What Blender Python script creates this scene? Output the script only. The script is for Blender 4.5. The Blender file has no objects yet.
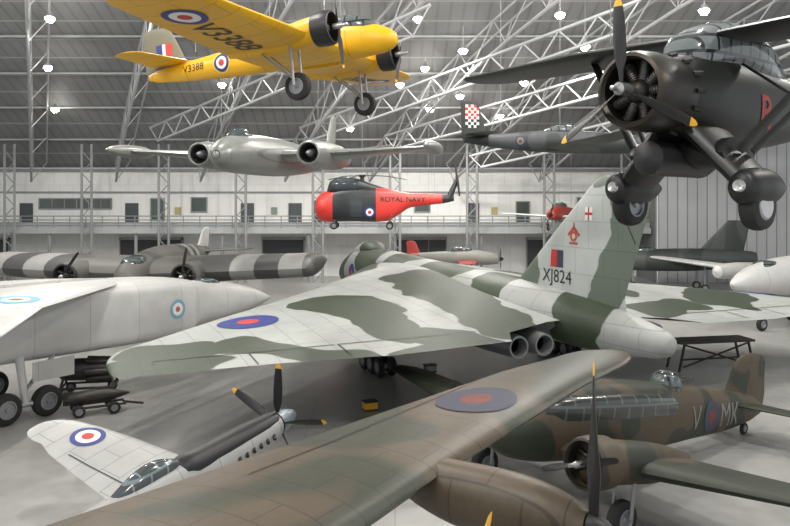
import bpy, math, random
from mathutils import Vector, Matrix
from mathutils.bvhtree import BVHTree
random.seed(3)
F=760.0; HZ=195.0; CH=8.0
def W(px,py,Y): return Vector(((px-395)*Y/F, Y, CH-(py-HZ)*Y/F))
def G(px,py,z):
    Y=F*(CH-z)/(py-HZ); return Vector(((px-395)*Y/F,Y,z))
COL=bpy.context.scene.collection
# ---------------------------------------------------------------- materials
class N:
    def __init__(s,name,rough=.5,metal=0,spec=.5):
        s.m=bpy.data.materials.new(name); s.m.use_nodes=True
        s.t=s.m.node_tree; s.b=s.t.nodes['Principled BSDF']
        s.b.inputs['Roughness'].default_value=rough; s.b.inputs['Metallic'].default_value=metal
        s.b.inputs['Specular IOR Level'].default_value=spec
        s.co=s.t.nodes.new('ShaderNodeTexCoord').outputs['Object']
    def n(s,ty,**k):
        n=s.t.nodes.new(ty)
        for a,v in k.items(): setattr(n,a,v)
        return n
    def l(s,a,b): s.t.links.new(a,b)
    def set(s,sock,v):
        if isinstance(v,bpy.types.NodeSocket): s.l(v,sock)
        elif isinstance(v,(tuple,list)) and len(v)==3 and sock.type=='RGBA': sock.default_value=(*v,1)
        else: sock.default_value=v
    def math(s,op,a,b=0,clamp=False):
        n=s.n('ShaderNodeMath',operation=op); n.use_clamp=clamp
        s.set(n.inputs[0],a); s.set(n.inputs[1],b); return n.outputs[0]
    def vm(s,op,a,b=None,out=0,scale=None):
        n=s.n('ShaderNodeVectorMath',operation=op)
        s.set(n.inputs[0],a)
        if b is not None: s.set(n.inputs[1],b)
        if scale is not None: s.set(n.inputs['Scale'],scale)
        return n.outputs[out]
    def mix(s,f,a,b):
        n=s.n('ShaderNodeMix',data_type='RGBA')
        s.set(n.inputs[0],f); s.set(n.inputs[6],a); s.set(n.inputs[7],b); return n.outputs[2]
    def noise(s,scale,det=2,vec=None,dist=0):
        n=s.n('ShaderNodeTexNoise'); n.inputs['Scale'].default_value=scale; n.inputs['Detail'].default_value=det
        n.inputs['Distortion'].default_value=dist
        s.l(vec if vec is not None else s.co,n.inputs['Vector']); return n
    def step(s,v,e,w=.01):
        n=s.n('ShaderNodeMapRange'); s.set(n.inputs[0],v); n.inputs[1].default_value=e-w; n.inputs[2].default_value=e+w; return n.outputs[0]
    def dirt(s,c,amt=.25,sc=1.5):
        f=s.math('MULTIPLY',s.noise(sc,5).outputs[0],amt)
        n=s.n('ShaderNodeMix',data_type='RGBA',blend_type='MULTIPLY'); s.set(n.inputs[0],f); s.set(n.inputs[6],c); n.inputs[7].default_value=(.25,.25,.23,1)
        return n.outputs[2]
    def panels(s,c,w=1.6,h=1.1,dark=.55,mort=.012,plane='xy'):
        sx=s.n('ShaderNodeSeparateXYZ'); s.l(s.co,sx.inputs[0])
        cb=s.n('ShaderNodeCombineXYZ'); s.l(sx.outputs[0],cb.inputs[0]); s.l(sx.outputs[1 if plane=='xy' else 2],cb.inputs[1])
        b=s.n('ShaderNodeTexBrick'); s.l(cb.outputs[0],b.inputs['Vector'])
        b.inputs['Color1'].default_value=(1,1,1,1); b.inputs['Color2'].default_value=(.93,.93,.93,1); b.inputs['Mortar'].default_value=(dark,dark,dark,1)
        b.inputs['Scale'].default_value=1; b.inputs['Brick Width'].default_value=w; b.inputs['Row Height'].default_value=h; b.inputs['Mortar Size'].default_value=mort
        n=s.n('ShaderNodeMix',data_type='RGBA',blend_type='MULTIPLY'); n.inputs[0].default_value=1; s.set(n.inputs[6],c); s.l(b.outputs[0],n.inputs[7]); return n.outputs[2]
    def caps(s,p,lst,wd=.03):
        acc=None
        for a,b,r in lst:
            a=Vector((*a,0));b=Vector((*b,0));ba=b-a; q=max(ba.dot(ba),1e-4)
            pa=s.vm('SUBTRACT',p,tuple(a)); d=s.math('MULTIPLY',s.vm('DOT_PRODUCT',pa,tuple(ba),1),1/q,True)
            pr=s.vm('SCALE',tuple(ba),scale=d); ds=s.vm('LENGTH',s.vm('SUBTRACT',pa,pr),out=1)
            m_=s.math('SUBTRACT',1,s.step(ds,r,wd)); acc=m_ if acc is None else s.math('MAXIMUM',acc,m_)
        return acc
    def out(s,c): s.set(s.b.inputs['Base Color'],c); return s.m
def plain(name,c,rough=.5,metal=0,dirt=.25,pan=None,sc=1.5):
    k=N(name,rough,metal); o=k.dirt(c,dirt,sc)
    if pan: o=k.panels(o,pan[0],pan[1])
    return k.out(o)
def camo(name,a,b,scale=.35,rough=.55,pan=(1.4,.9),th=.5,c=None,thc=.6,stretch=(1,1,.2),plane='xy'):
    k=N(name,rough); v=k.vm('MULTIPLY',k.co,stretch)
    no=k.noise(scale,1.5,v,.6); f=k.step(no.outputs[0],th)
    o=k.mix(f,a,b)
    if c:
        f2=k.step(k.noise(scale*1.3,1.5,v,.6).outputs[0],thc); o=k.mix(f2,o,c)
    o=k.dirt(o,.4,1.2); o=k.dirt(o,.3,6)
    if pan: o=k.panels(o,pan[0],pan[1],.7,plane=plane)
    return k.out(o)
def emit(name,c,st):
    m=bpy.data.materials.new(name); m.use_nodes=True; b=m.node_tree.nodes['Principled BSDF']
    b.inputs['Emission Color'].default_value=(*c,1); b.inputs['Emission Strength'].default_value=st; return m
BLACK=plain('black_paint',(.012,.012,.013),.45)
RUBBER=plain('tyre_rubber',(.018,.018,.018),.75)
STEEL=plain('steel_grey',(.30,.31,.32),.4,.5)
ALU=plain('bare_metal',(.5,.5,.5),.3,.8)
DARKM=plain('dark_engine_metal',(.05,.045,.04),.45,.5)
DARKS=plain('oily_cylinder_metal',(.10,.095,.09),.4,.6)
RED=plain('roundel_red',(.5,.035,.03),.5,dirt=.1); BLUE=plain('roundel_blue',(.02,.035,.2),.5,dirt=.1)
WHITE=plain('white_marking',(.75,.75,.73),.5,dirt=.1); LBLUE=plain('pale_blue_marking',(.12,.4,.55),.5,dirt=.1)
YEL=plain('yellow_tip_paint',(.8,.42,.03),.5,dirt=.1); YELD=plain('roundel_yellow',(.8,.5,.05),.5,dirt=.1)
DRED=plain('dull_red_marking',(.19,.045,.035),.6,sc=8,dirt=.6); DBLUE=plain('dull_blue_marking',(.05,.052,.09),.6,sc=8,dirt=.6)
SLATE=plain('dark_slate_code_paint',(.025,.025,.03),.6)
GREYT=plain('pale_grey_code_paint',(.20,.20,.185),.6)
GLASS=N('canopy_glass',.12,0,.8); GLASS=GLASS.out(GLASS.panels((.06,.075,.08),.45,.4,3.0,.025,'xz'))
DGLASS=N('dark_framed_glass',.15,0,.8); DGLASS=DGLASS.out(DGLASS.panels((.09,.11,.11),.4,.36,.15,.03,'xz'))
CLEAR=plain('dark_glass',(.04,.05,.055),.1,dirt=0)
# ---------------------------------------------------------------- mesh helpers
def reg(o,par=None):
    COL.objects.link(o)
    if par is not None: o.parent=par
    return o
def mk(name,vs,fs,mats,par=None,smooth=True,idx=None,label=None,ang=40):
    me=bpy.data.meshes.new(name); me.from_pydata([tuple(v) for v in vs],[],fs)
    if not isinstance(mats,(list,tuple)): mats=[mats]
    for m in mats: me.materials.append(m)
    if idx: me.polygons.foreach_set('material_index',idx)
    if smooth:
        me.polygons.foreach_set('use_smooth',[True]*len(fs)); me.set_sharp_from_angle(angle=math.radians(ang))
    me.update(); o=bpy.data.objects.new(name,me)
    if label: o['label']=label
    return reg(o,par)
def rings(rs,close=True,cap=True):
    n=len(rs[0]); vs=[v for r in rs for v in r]; fs=[]; own=[]
    for i in range(len(rs)-1):
        for j in range(n if close else n-1):
            a=i*n+j;b=i*n+(j+1)%n; fs.append((a,b,b+n,a+n)); own.append(i)
    if cap:
        fs.append(tuple(range(n))[::-1]); own.append(0); fs.append(tuple(range((len(rs)-1)*n,len(rs)*n))); own.append(len(rs)-2)
    return vs,fs,own
def loft(name,st,mats,par,n=28,idxf=None,label=None,smoothn=0,yo=0,**k):
    """st: (x,zc,hw,hh[,p[,yc]])"""
    S=[tuple(s)+(2,0)[len(s)-4:] if len(s)<6 else tuple(s) for s in st]
    if smoothn:
        O=[]
        for i in range(len(S)-1):
            p0=S[max(i-1,0)];p1=S[i];p2=S[i+1];p3=S[min(i+2,len(S)-1)]
            for q in range(smoothn):
                t=q/smoothn; v=[]
                for c in range(6):
                    if c==0: v.append(p1[0]+(p2[0]-p1[0])*t); continue
                    m1=(p2[c]-p0[c])/((p2[0]-p0[0]) or 1)*(p2[0]-p1[0]); m2=(p3[c]-p1[c])/((p3[0]-p1[0]) or 1)*(p2[0]-p1[0])
                    v.append((2*t**3-3*t*t+1)*p1[c]+(t**3-2*t*t+t)*m1+(-2*t**3+3*t*t)*p2[c]+(t**3-t*t)*m2)
                v[2]=max(v[2],.01);v[3]=max(v[3],.01);O.append(tuple(v))
        O.append(S[-1]); S=O
    R=[]
    for x,zc,w,h,p,yc in S:
        r=[]
        for j in range(n):
            a=2*math.pi*j/n; c,s=math.cos(a),math.sin(a)
            r.append((x,yo+yc+w*math.copysign(abs(c)**(2/p),c),zc+h*math.copysign(abs(s)**(2/p),s)))
        R.append(r)
    vs,fs,own=rings(R)
    idx=None
    if idxf: idx=[idxf((S[o][0]+S[o+1][0])/2) for o in own]
    return mk(name,vs,fs,mats,par,idx=idx,label=label,**k)
def foil(name,secs,mat,par,vert=False,m=9,rnd=0,label=None,camber=.0,yo=0):
    """secs: (span,xLE,chord,z,t)"""
    S=[list(s) for s in secs]
    if rnd:
        s0=S[-1]; sg=1 if s0[0]>S[0][0] else -1
        pr=S[-2]; d=(s0[0]-pr[0]); sl=(s0[1]-pr[1])/d; zz=(s0[3]-pr[3])/d
        for a in (20,40,58,72,83,89):
            a=math.radians(a); c=s0[2]*math.cos(a)**.8; sp=sg*rnd*math.sin(a)
            S.append([s0[0]+sp,s0[1]+sl*sp-(s0[2]-c)*.45,c,s0[3]+zz*sp,s0[4]])
    xs=[.5*(1-math.cos(math.pi*i/m)) for i in range(m+1)]
    def th(x): return 5*(.2969*math.sqrt(x)-.126*x-.3516*x*x+.2843*x**3-.1036*x**4)
    R=[]
    for sp,xl,c,z,t in S:
        r=[]
        for x in xs[::-1]: r.append((xl-x*c,z+c*t*th(x)+c*camber*4*x*(1-x)))
        for x in xs[1:-1]: r.append((xl-x*c,z-c*t*th(x)+c*camber*4*x*(1-x)))
        R.append([(a,sp,b) if not vert else (a,b+yo,sp) for a,b in r])
    vs,fs,own=rings(R)
    return mk(name,vs,fs,mat,par,label=label)
def both(name,secs,mat,par,**k):
    a=foil(name,secs,mat,par,**k); b=foil(name,[(-s[0],)+tuple(s[1:]) for s in secs],mat,par,**k); return a,b
def frame(ax):
    ax=Vector(ax).normalized(); u=Vector((0,0,1)) if abs(ax.z)<.9 else Vector((1,0,0))
    u=(u-ax*u.dot(ax)).normalized(); return ax,u,ax.cross(u)
def tubes(name,segs,r,mat,par=None,n=8,label=None):
    vs=[];fs=[]
    for s in segs:
        p,q=Vector(s[0]),Vector(s[1]); rr=s[2] if len(s)>2 else r; r2=s[3] if len(s)>3 else rr
        if (q-p).length<1e-5: continue
        ax,u,v=frame(q-p); b=len(vs)
        for c,ra in ((p,rr),(q,r2)):
            for j in range(n):
                a=2*math.pi*j/n; vs.append(c+u*ra*math.cos(a)+v*ra*math.sin(a))
        for j in range(n): fs.append((b+j,b+(j+1)%n,b+n+(j+1)%n,b+n+j))
        fs.append(tuple(range(b,b+n))[::-1]); fs.append(tuple(range(b+n,b+2*n)))
    return mk(name,vs,fs,mat,par,label=label)
def rev(name,prof,c,ax,mats,par,seg=28,idxf=None,label=None,cap=False,ang=40):
    ax,u,v=frame(ax); c=Vector(c); R=[]
    for a,r in prof: R.append([c+ax*a+(u*math.cos(2*math.pi*j/seg)+v*math.sin(2*math.pi*j/seg))*max(r,.002) for j in range(seg)])
    vs,fs,own=rings(R,cap=cap)
    return mk(name,vs,fs,mats,par,idx=[idxf(o) for o in own] if idxf else None,label=label,ang=ang)
def boxes(name,bs,mat,par=None,label=None,smooth=False):
    vs=[];fs=[]
    for (x0,y0,z0,x1,y1,z1) in bs:
        b=len(vs)
        for x in (x0,x1):
            for y in (y0,y1):
                for z in (z0,z1): vs.append((x,y,z))
        for f in ((0,1,3,2),(4,6,7,5),(0,4,5,1),(2,3,7,6),(0,2,6,4),(1,5,7,3)): fs.append(tuple(b+i for i in f))
    return mk(name,vs,fs,mat,par,smooth=smooth,label=label)
def strut(name,p,q,a,b,mat,par,n=16,label=None):
    p,q=Vector(p),Vector(q); d=(q-p).normalized(); X=Vector((1,0,0)); X=(X-d*X.dot(d)).normalized(); Yv=d.cross(X); R=[]
    for t in (0,.25,.5,.75,1):
        c=p.lerp(q,t); ra=a[0]+(b[0]-a[0])*t; rb=a[1]+(b[1]-a[1])*t
        R.append([c+X*ra*math.cos(2*math.pi*j/n)+Yv*rb*math.sin(2*math.pi*j/n) for j in range(n)])
    vs,fs,_=rings(R); return mk(name,vs,fs,mat,par,label=label)
def wheel(par,c,r,w,ax=(0,1,0),hub=STEEL):
    pr=[(-w*.5,r*.55),(-w*.5,r*.8),(-w*.42,r*.93),(-w*.2,r*.99),(0,r),(w*.2,r*.99),(w*.42,r*.93),(w*.5,r*.8),(w*.5,r*.55)]
    o=rev('wheel',pr,c,ax,RUBBER,par,32,label='black rubber tyre')
    rev('wheel_hub',[(-w*.5,.0),(-w*.5,r*.12),(-w*.36,r*.16),(-w*.36,r*.45),(-w*.52,r*.5),(-w*.5,r*.57),(w*.5,r*.57),(w*.52,r*.5),(w*.36,r*.45),(w*.36,r*.16),(w*.5,r*.12),(w*.5,.0)],c,ax,hub,o,24,label='pale metal hub')
    return o
def prop(par,c,R,nb,rot,sp=None,mats=(BLACK,YEL),chord=.13,ax=1,spm=None):
    c=Vector(c)
    if sp: hub=rev('propeller',[(0,sp[1]),(sp[0]*.3,sp[1]*.93),(sp[0]*.6,sp[1]*.7),(sp[0]*.85,sp[1]*.4),(sp[0],.01)],c-Vector((.05,0,0)),(ax,0,0),spm or mats[0],par,24)
    else: hub=rev('propeller',[(-.15,.0),(-.15,.12*R*.6),(.1,.12*R*.6),(.16,.05),(.3,.045),(.32,.0)],c,(ax,0,0),ALU,par,16)
    for b in range(nb):
        a=math.radians(rot)+2*math.pi*b/nb; u=Vector((0,math.cos(a),math.sin(a))); t=Vector((0,-math.sin(a),math.cos(a))); A=Vector((1,0,0)); RR=[]
        ks=[(.08,.35,.6,75),(.2,.5,.35,60),(.35,.95,.2,45),(.55,1,.13,33),(.75,.92,.1,25),(.91,.74,.09,21),(.915,.74,.09,21),(.97,.5,.09,19),(1,.12,.08,18)]
        for f,cw,tr,be in ks:
            be=math.radians(be); cd=t*math.cos(be)+A*math.sin(be); nd=A*math.cos(be)-t*math.sin(be); h=R*chord*cw*.5
            RR.append([c+u*R*f+cd*h*math.cos(2*math.pi*j/12)+nd*h*tr*math.sin(2*math.pi*j/12) for j in range(12)])
        vs,fs,own=rings(RR); mk('blade',vs,fs,list(mats),hub,idx=[1 if o>=6 else 0 for o in own])
    return hub
def radial(par,c,r,L,cowlmat,ring=None,ncyl=9,dirx=1):
    c=Vector(c)
    cw=rev('engine_cowling',[(-.02,r*.78),(.06,r*.84),(.04,r*.93),(-.06,r*.99),(-L*.4,r*1.02),(-L,r*.97),(-L,r*.9),(-.1,r*.82),(-.02,r*.78)],c,(dirx,0,0),[cowlmat,ring or cowlmat],par,36,idxf=lambda o:1 if o<3 else 0)
    eng=rev('radial_engine',[(-.1,.0),(-.1,.05),(-.12,r*.2),(-.2,r*.3),(-.45,r*.34),(-.5,r*.9),(-.52,r*.9)],c,(dirx,0,0),DARKM,cw,24)
    for i in range(ncyl):
        a=2*math.pi*i/ncyl; u=Vector((0,math.cos(a),math.sin(a))); p=c+Vector((-.36*dirx,0,0))
        pr=[]
        for q in range(8): z=r*(.3+.065*q); pr+= [(z,r*.145),(z+r*.03,r*.145),(z+r*.03,r*.12),(z+r*.06,r*.12)]
        rev('engine_cylinder',pr+[(pr[-1][0],0)],p,u,DARKS,eng,12)
    return cw
def root(name,label,cat,loc,yaw,pitch=0,roll=0,group=None):
    o=bpy.data.objects.new(name,None); o.empty_display_size=.5; COL.objects.link(o)
    o.location=loc; o.rotation_euler=(math.radians(roll),math.radians(-pitch),yaw); o['label']=label; o['category']=cat
    if group:o['group']=group
    return o
def yaw(h): return math.atan2(h[1],h[0])
# ---------------------------------------------------------------- decals (projected onto the surface)
def project(me,tgt,d,off=.012):
    bv=BVHTree.FromPolygons([v.co.copy() for v in tgt.data.vertices],[tuple(p.vertices) for p in tgt.data.polygons])
    d=Vector(d).normalized(); import bmesh
    bm=bmesh.new(); bm.from_mesh(me); bad=[]
    for v in bm.verts:
        h=bv.ray_cast(v.co-d*8,d)
        if h[0] is None: bad.append(v)
        else: v.co=h[0]-d*off
    bmesh.ops.delete(bm,geom=bad,context='VERTS'); bm.to_mesh(me); bm.free()
def disc(tgt,c,rings_,d,name='roundel',label=None,off=.012):
    d=Vector(d).normalized(); ax,u,v=frame(d); c=Vector(c); vs=[c];fs=[];idx=[]; mats=[]; seg=40
    rs=[];prev=0
    for r,m in rings_:
        k=max(1,int((r-prev)/.12)); mats.append(m)
        for i in range(1,k+1): rs.append((prev+(r-prev)*i/k,len(mats)-1))
        prev=r
    for i,(r,mi) in enumerate(rs):
        b=len(vs)
        for j in range(seg): a=2*math.pi*j/seg; vs.append(c+u*r*math.cos(a)+v*r*math.sin(a))
        for j in range(seg):
            if i==0: fs.append((0,b+j,b+(j+1)%seg))
            else: fs.append((b-seg+j,b+j,b+(j+1)%seg,b-seg+(j+1)%seg))
            idx.append(mi)
    o=mk(name,vs,fs,mats,tgt,idx=idx,label=label); project(o.data,tgt,d,off); return o
def patch(tgt,c,right,up,w,h,mats,d,name='marking',cells=None,sub=6,label=None,off=.012):
    c=Vector(c);R=Vector(right).normalized();U=Vector(up).normalized(); cells=cells or [list(range(len(mats)))]
    nr=len(cells);nc=len(cells[0]);k=max(1,sub//max(nr,nc)); X=nc*k;Yn=nr*k
    vs=[c+R*(w*(i/X-.5))+U*(h*(.5-j/Yn)) for j in range(Yn+1) for i in range(X+1)];fs=[];idx=[]
    for j in range(Yn):
        for i in range(X):
            a=j*(X+1)+i; fs.append((a,a+1,a+X+2,a+X+1)); idx.append(cells[j//k][i//k])
    o=mk(name,vs,fs,list(mats),tgt,idx=idx,label=label); project(o.data,tgt,d,off); return o
def text(tgt,s,size,c,right,up,mat,d,name='lettering',bold=.0,sx=1,off=.014):
    import bmesh
    cu=bpy.data.curves.new('t','FONT'); cu.body=s; cu.size=size; cu.align_x='CENTER'; cu.align_y='CENTER'; cu.offset=bold*size; cu.resolution_u=3
    t=bpy.data.objects.new('t',cu); COL.objects.link(t); bpy.context.view_layer.update()
    me=bpy.data.meshes.new_from_object(t.evaluated_get(bpy.context.evaluated_depsgraph_get())); bpy.data.objects.remove(t)
    bm=bmesh.new(); bm.from_mesh(me)
    for it in range(3):
        es=[e for e in bm.edges if e.calc_length()>size*.16]
        if es: bmesh.ops.subdivide_edges(bm,edges=es,cuts=1); bmesh.ops.triangulate(bm,faces=bm.faces[:])
    R=Vector(right).normalized();U=Vector(up).normalized();c=Vector(c)
    for v in bm.verts: v.co=c+R*v.co.x*sx+U*v.co.y
    bm.to_mesh(me); bm.free(); me.materials.clear(); me.materials.append(mat); me.name=name
    project(me,tgt,d,off)
    o=bpy.data.objects.new(name,me); return reg(o,tgt)
# ================================================================ HALL
WY=75.0
def rz(y):
    t=WY-y; return 10.7+.55*t-.005*t*t
k=N('floor_concrete',.3,0,.5)
fc=k.mix(k.noise(.12,4).outputs[0],(.42,.415,.40),(.54,.535,.52)); fc=k.dirt(fc,.4,2.0); fc=k.dirt(fc,.3,.3); fc=k.panels(fc,6,6,.7,.02); k.out(fc); FLOORM=k.m
def plane(name,vs,mat,kind='structure'):
    o=mk(name,vs,[(0,1,2,3)],mat,smooth=False); o['kind']=kind; return o
plane('floor',[(-70,-6,0),(70,-6,0),(70,WY,0),(-70,WY,0)],FLOORM)
k=N('white_wall_panels',.6); c=k.panels((.80,.80,.78),1.2,3,.8,.02,'xz'); WALLM=k.out(k.dirt(c,.2,.3))
k=N('grey_cladding',.55); WALLG=k.out(k.dirt(k.panels((.45,.46,.47),.9,40,.5,.06,'xz'),.25,.15))
o=boxes('wall_back',[(-70,WY,0,24,WY+.4,10.9)],WALLM); o['kind']='structure'
o=boxes('wall_right',[(24,WY-6,0,70,WY-5.6,14.3)],WALLG); o['kind']='structure'
o=boxes('wall_end',[(23.8,WY-5.5,0,24,WY-.1,10.6)],WALLG); o['kind']='structure'
# roof
k=N('roof_cladding',.6); sx=k.n('ShaderNodeSeparateXYZ'); k.l(k.co,sx.inputs[0])
wv=k.math('SINE',k.math('MULTIPLY',sx.outputs[0],math.pi*2/.9)); f=k.step(wv,.75,.15)
pl=k.math('SINE',k.math('MULTIPLY',sx.outputs[1],math.pi*2/2.4)); f2=k.step(pl,.965,.02)
c=k.mix(k.math('MULTIPLY',f,.5),(.25,.255,.26),(.15,.15,.155)); c=k.mix(f2,c,(.40,.405,.41)); ROOFM=k.out(k.dirt(c,.5,.1))
vs=[];fs=[];ny=24
for i in range(ny+1):
    y=WY+.4-(WY+6)*i/ny; vs+=[(-70,y,rz(y)+.0),(70,y,rz(y))]
for i in range(ny): fs.append((2*i,2*i+1,2*i+3,2*i+2))
o=mk('ceiling',vs,fs,ROOFM); o['kind']='structure'
TRM=plain('pale_grey_painted_steel',(.37,.38,.385),.7,dirt=.3); TRD=plain('grey_painted_steel',(.25,.26,.265),.5,dirt=.3)
D=Vector((.42,-.9,0))/.9
for X0 in range(-59,40,8):
    segs=[]; top=[];bot=[]
    Y=WY-1.5 if X0<20 else WY-9
    ys=[Y-4.2*q for q in range(0,13)]
    for q,y in enumerate(ys):
        t=(Y-y); x=X0+D.x*t
        top.append(Vector((x,y,rz(y)-.5))); bot.append(Vector((x+.6,y-1.6,rz(y-1.6)-2.8 if q else rz(y)-2.2)))
    for q in range(len(ys)-1):
        o2=Vector((1.3,0,.1))
        segs+=[(top[q],top[q+1],.09),(top[q]+o2,top[q+1]+o2,.09),(bot[q],bot[q+1],.12),(bot[q],top[q],.05),(bot[q],top[q+1],.05),(bot[q],top[q]+o2,.045)]
    o=tubes('roof_truss',segs,.1,TRM,n=6); o['label']='pale grey tubular steel lattice roof truss with zigzag bracing'; o['category']='roof truss'; o['group']='roof trusses'
for y in (70,65,60,55,50,45,40):
    o=tubes('roof_purlin',[((-60,y,rz(y)-.22),(64,y,rz(y)-.22))],.09,TRM,n=6); o['label']='grey tubular purlin running under the roof cladding'; o['category']='roof beam'; o['group']='roof purlins'
for p,q,dp in ((W(385,136,66),W(820,10,40),1.4),(W(300,128,66),W(640,0,42),1.4),(W(470,156,67),W(840,68,44),1.2),(W(150,128,66),W(430,5,44),1.4),(W(590,140,66),W(900,30,46),1.2)):
    L=(q-p); nq=int(L.length/2.6); segs=[]
    for i in range(nq):
        a=p+L*(i/nq); b=p+L*((i+1)/nq); m=(a+b)/2-Vector((0,0,dp)); m2=m+L/nq
        segs+=[(a,b,.11),(a,m,.055),(m,b,.055)]
        if i<nq-1: segs.append((m,m2,.11))
    o=tubes('straight_girder',segs,.1,TRM,n=6); o['label']='pale grey straight lattice girder sloping up across the hall'; o['category']='roof truss'; o['group']='straight roof girders'
for X0 in range(-49,24,7):
    segs=[]
    for q in range(6):
        z=q*2.0
        segs+=[((X0-.45,WY-6,z),(X0+.45,WY-6,z+1),.05),((X0+.45,WY-6,z+1),(X0-.45,WY-6,z+2),.05)]
    segs+=[((X0-.45,WY-6,0),(X0-.45,WY-6,rz(WY-6)-1.2),.12),((X0+.45,WY-6,0),(X0+.45,WY-6,rz(WY-6)-1.2),.12)]
    o=tubes('steel_column',segs,.1,TRD,n=6); o['label']='grey twin-tube lattice column beside the back wall'; o['category']='column'; o['group']='lattice columns'
o=boxes('trim_1',[(-70,WY-.3,10.3,24,WY,10.6),(-70,WY-.2,8.2,24,WY,8.35)],TRD); o['kind']='structure'
CONC=plain('balcony_edge_grey',(.36,.37,.37),.6)
bal=root('balcony','long grey mezzanine balcony with metal railing along back wall','balcony',(0,WY,0),0)
boxes('deck',[(-60,-5,4.45,23.6,-.05,4.95)],CONC,bal)
seg=[((-60,-4.9,4.95+h),(23.5,-4.9,4.95+h),.045) for h in (.25,.5,.75,1.1)]
tubes('railing',seg+[((x*.1,-4.9,4.9),(x*.1,-4.9,6.05),.05) for x in range(-600,235,15)],.05,TRD,bal,n=6)
boxes('kick_panel',[(-60,-4.86,4.95,23.5,-4.82,5.5)],plain('frosted_balustrade',(.34,.36,.36),.2),bal)
for x in range(-56,22,8): tubes('post',[((x,-4.6,0),(x,-4.6,4.45))],.16,TRD,bal)
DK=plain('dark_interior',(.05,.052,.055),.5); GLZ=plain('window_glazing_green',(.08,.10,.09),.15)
for a,b in ((-46,-38),(-27,-21),(-13,-9),(0,5),(13,18)):
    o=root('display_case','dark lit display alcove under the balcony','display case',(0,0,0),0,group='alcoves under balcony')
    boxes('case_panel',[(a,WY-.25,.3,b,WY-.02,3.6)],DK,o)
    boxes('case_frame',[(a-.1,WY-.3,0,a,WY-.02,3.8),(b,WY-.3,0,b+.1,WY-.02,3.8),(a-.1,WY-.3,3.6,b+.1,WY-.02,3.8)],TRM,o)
wi=0
for a,b,c0,c1 in ((-35,-28,6.7,7.6),(-24,-22.8,5.6,7.6),(-20,-18.6,6.4,7.7),(-8,-6.6,5,7.4),(2,3.4,6.4,7.7),(12,13.2,5,7.3),(18,19.5,6.2,7.7)):
    wi+=1
    o=boxes('window_%d'%wi,[(a,WY-.12,c0,b,WY-.02,c1)],GLZ); o['kind']='structure'
    fr=[(a-.1,WY-.18,c0-.1,b+.1,WY-.02,c0),(a-.1,WY-.18,c1,b+.1,WY-.02,c1+.1),(a-.1,WY-.18,c0,a,WY-.02,c1),(b,WY-.18,c0,b+.1,WY-.02,c1)]
    x=a+1.2
    while x<b-.3: fr.append((x,WY-.18,c0,x+.08,WY-.02,c1)); x+=1.2
    o=boxes('trim_%d'%(wi+1),fr,TRD); o['kind']='structure'
wi=0
DOORM=plain('dark_door_paint',(.06,.07,.075),.4)
for a in (-37,-26.6,-15.2,-10.5,7,15.5,21):
    wi+=1; o=boxes('door_%d'%wi,[(a,WY-.1,4.95,a+1.3,WY-.01,7.2),(a+.2,WY-.13,6.1,a+1.1,WY-.1,7.0)],DOORM); o['kind']='structure'
NP=[plain('notice_dull_yellow',(.45,.38,.16)),plain('notice_grey_green',(.2,.27,.22)),plain('notice_white',(.5,.5,.48))]
for i,x in enumerate((-21.7,-12.2,-.5,9.5)):
    o=boxes('notice_board',[(x,WY-.14,6.1,x+.6,WY-.06,6.8)],NP[i%3]); o['label']=['dull yellow','grey green','white'][i%3]+' notice board on the white balcony wall'; o['category']='notice board'; o['group']='notice boards on balcony'
# lamps
LMP=emit('lamp_glow',(1,.95,.85),60)
SH=plain('lamp_housing',(.4,.4,.4),.4,.5)
def lamp(x,y,z,p=0,r=.27,spot=True):
    o=root('high_bay_lamp','round bell-shaped high bay lamp hanging from the roof','lamp',(x,y,z),0,group='high bay roof lamps')
    rev('lamp_shade',[(.05,r*1.0),(.2,r*.85),(.3,r*.5),(.4,r*.35),(.4,0)],(0,0,0),(0,0,1),SH,o,20)
    rev('bulb',[(-.3,.0),(-.28,r*.6),(-.1,r*1.1),(0,r*1.15),(.06,r*.5)],(0,0,0),(0,0,1),LMP,o,20)
    tubes('hanger',[((0,0,.38),(0,0,rz(y)-z-.02))],.02,SH,o,n=6)
    if p:
        l=bpy.data.lights.new('lamp_light','SPOT' if spot else 'POINT'); l.energy=p; l.shadow_soft_size=.35; l.color=(1,.97,.92)
        if spot: l.spot_size=math.radians(165); l.spot_blend=.6
        lo=bpy.data.objects.new('lamp_light',l); reg(lo,o); lo.location=(0,0,-.75)
for px,py,Y in ((50,18,50),(48,67,56),(463,50,54),(425,66,58),(585,46,50),(704,10,46),(294,48,55),(430,105,64),(345,30,52),(130,8,48),(560,14,48),(640,60,55),(222,84,60),(524,80,60),(55,98,64),(400,84,60),(500,110,65),(418,18,50),(350,128,66),(460,86,62)):
    v=W(px,py,Y); v.z=min(v.z,rz(Y)-.9); lamp(v.x,v.y,v.z,3600 if py in(18,50,46,48,8,105) else 0)
for x in (-24,-8,8,24):
    for y in (6,22,36): lamp(x,y,rz(y)-3.5,4200,spot=False)
# ================================================================ AIRCRAFT
CAB=plain('thin_steel_cable',(.3,.3,.3),.4,.5)
def cable(p,q=None):
    p=Vector(p)+Vector((0,0,.06)); q=Vector((p.x,p.y,rz(p.y)-.02)) if q is None else q
    o=tubes('suspension_cable',[(p,q)],.012,CAB,n=5); o['label']='thin steel cable holding up a suspended aircraft'; o['category']='cable'; o['group']='suspension cables'
def loc2w(r,v):
    bpy.context.view_layer.update(); return r.matrix_world@Vector(v)
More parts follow.
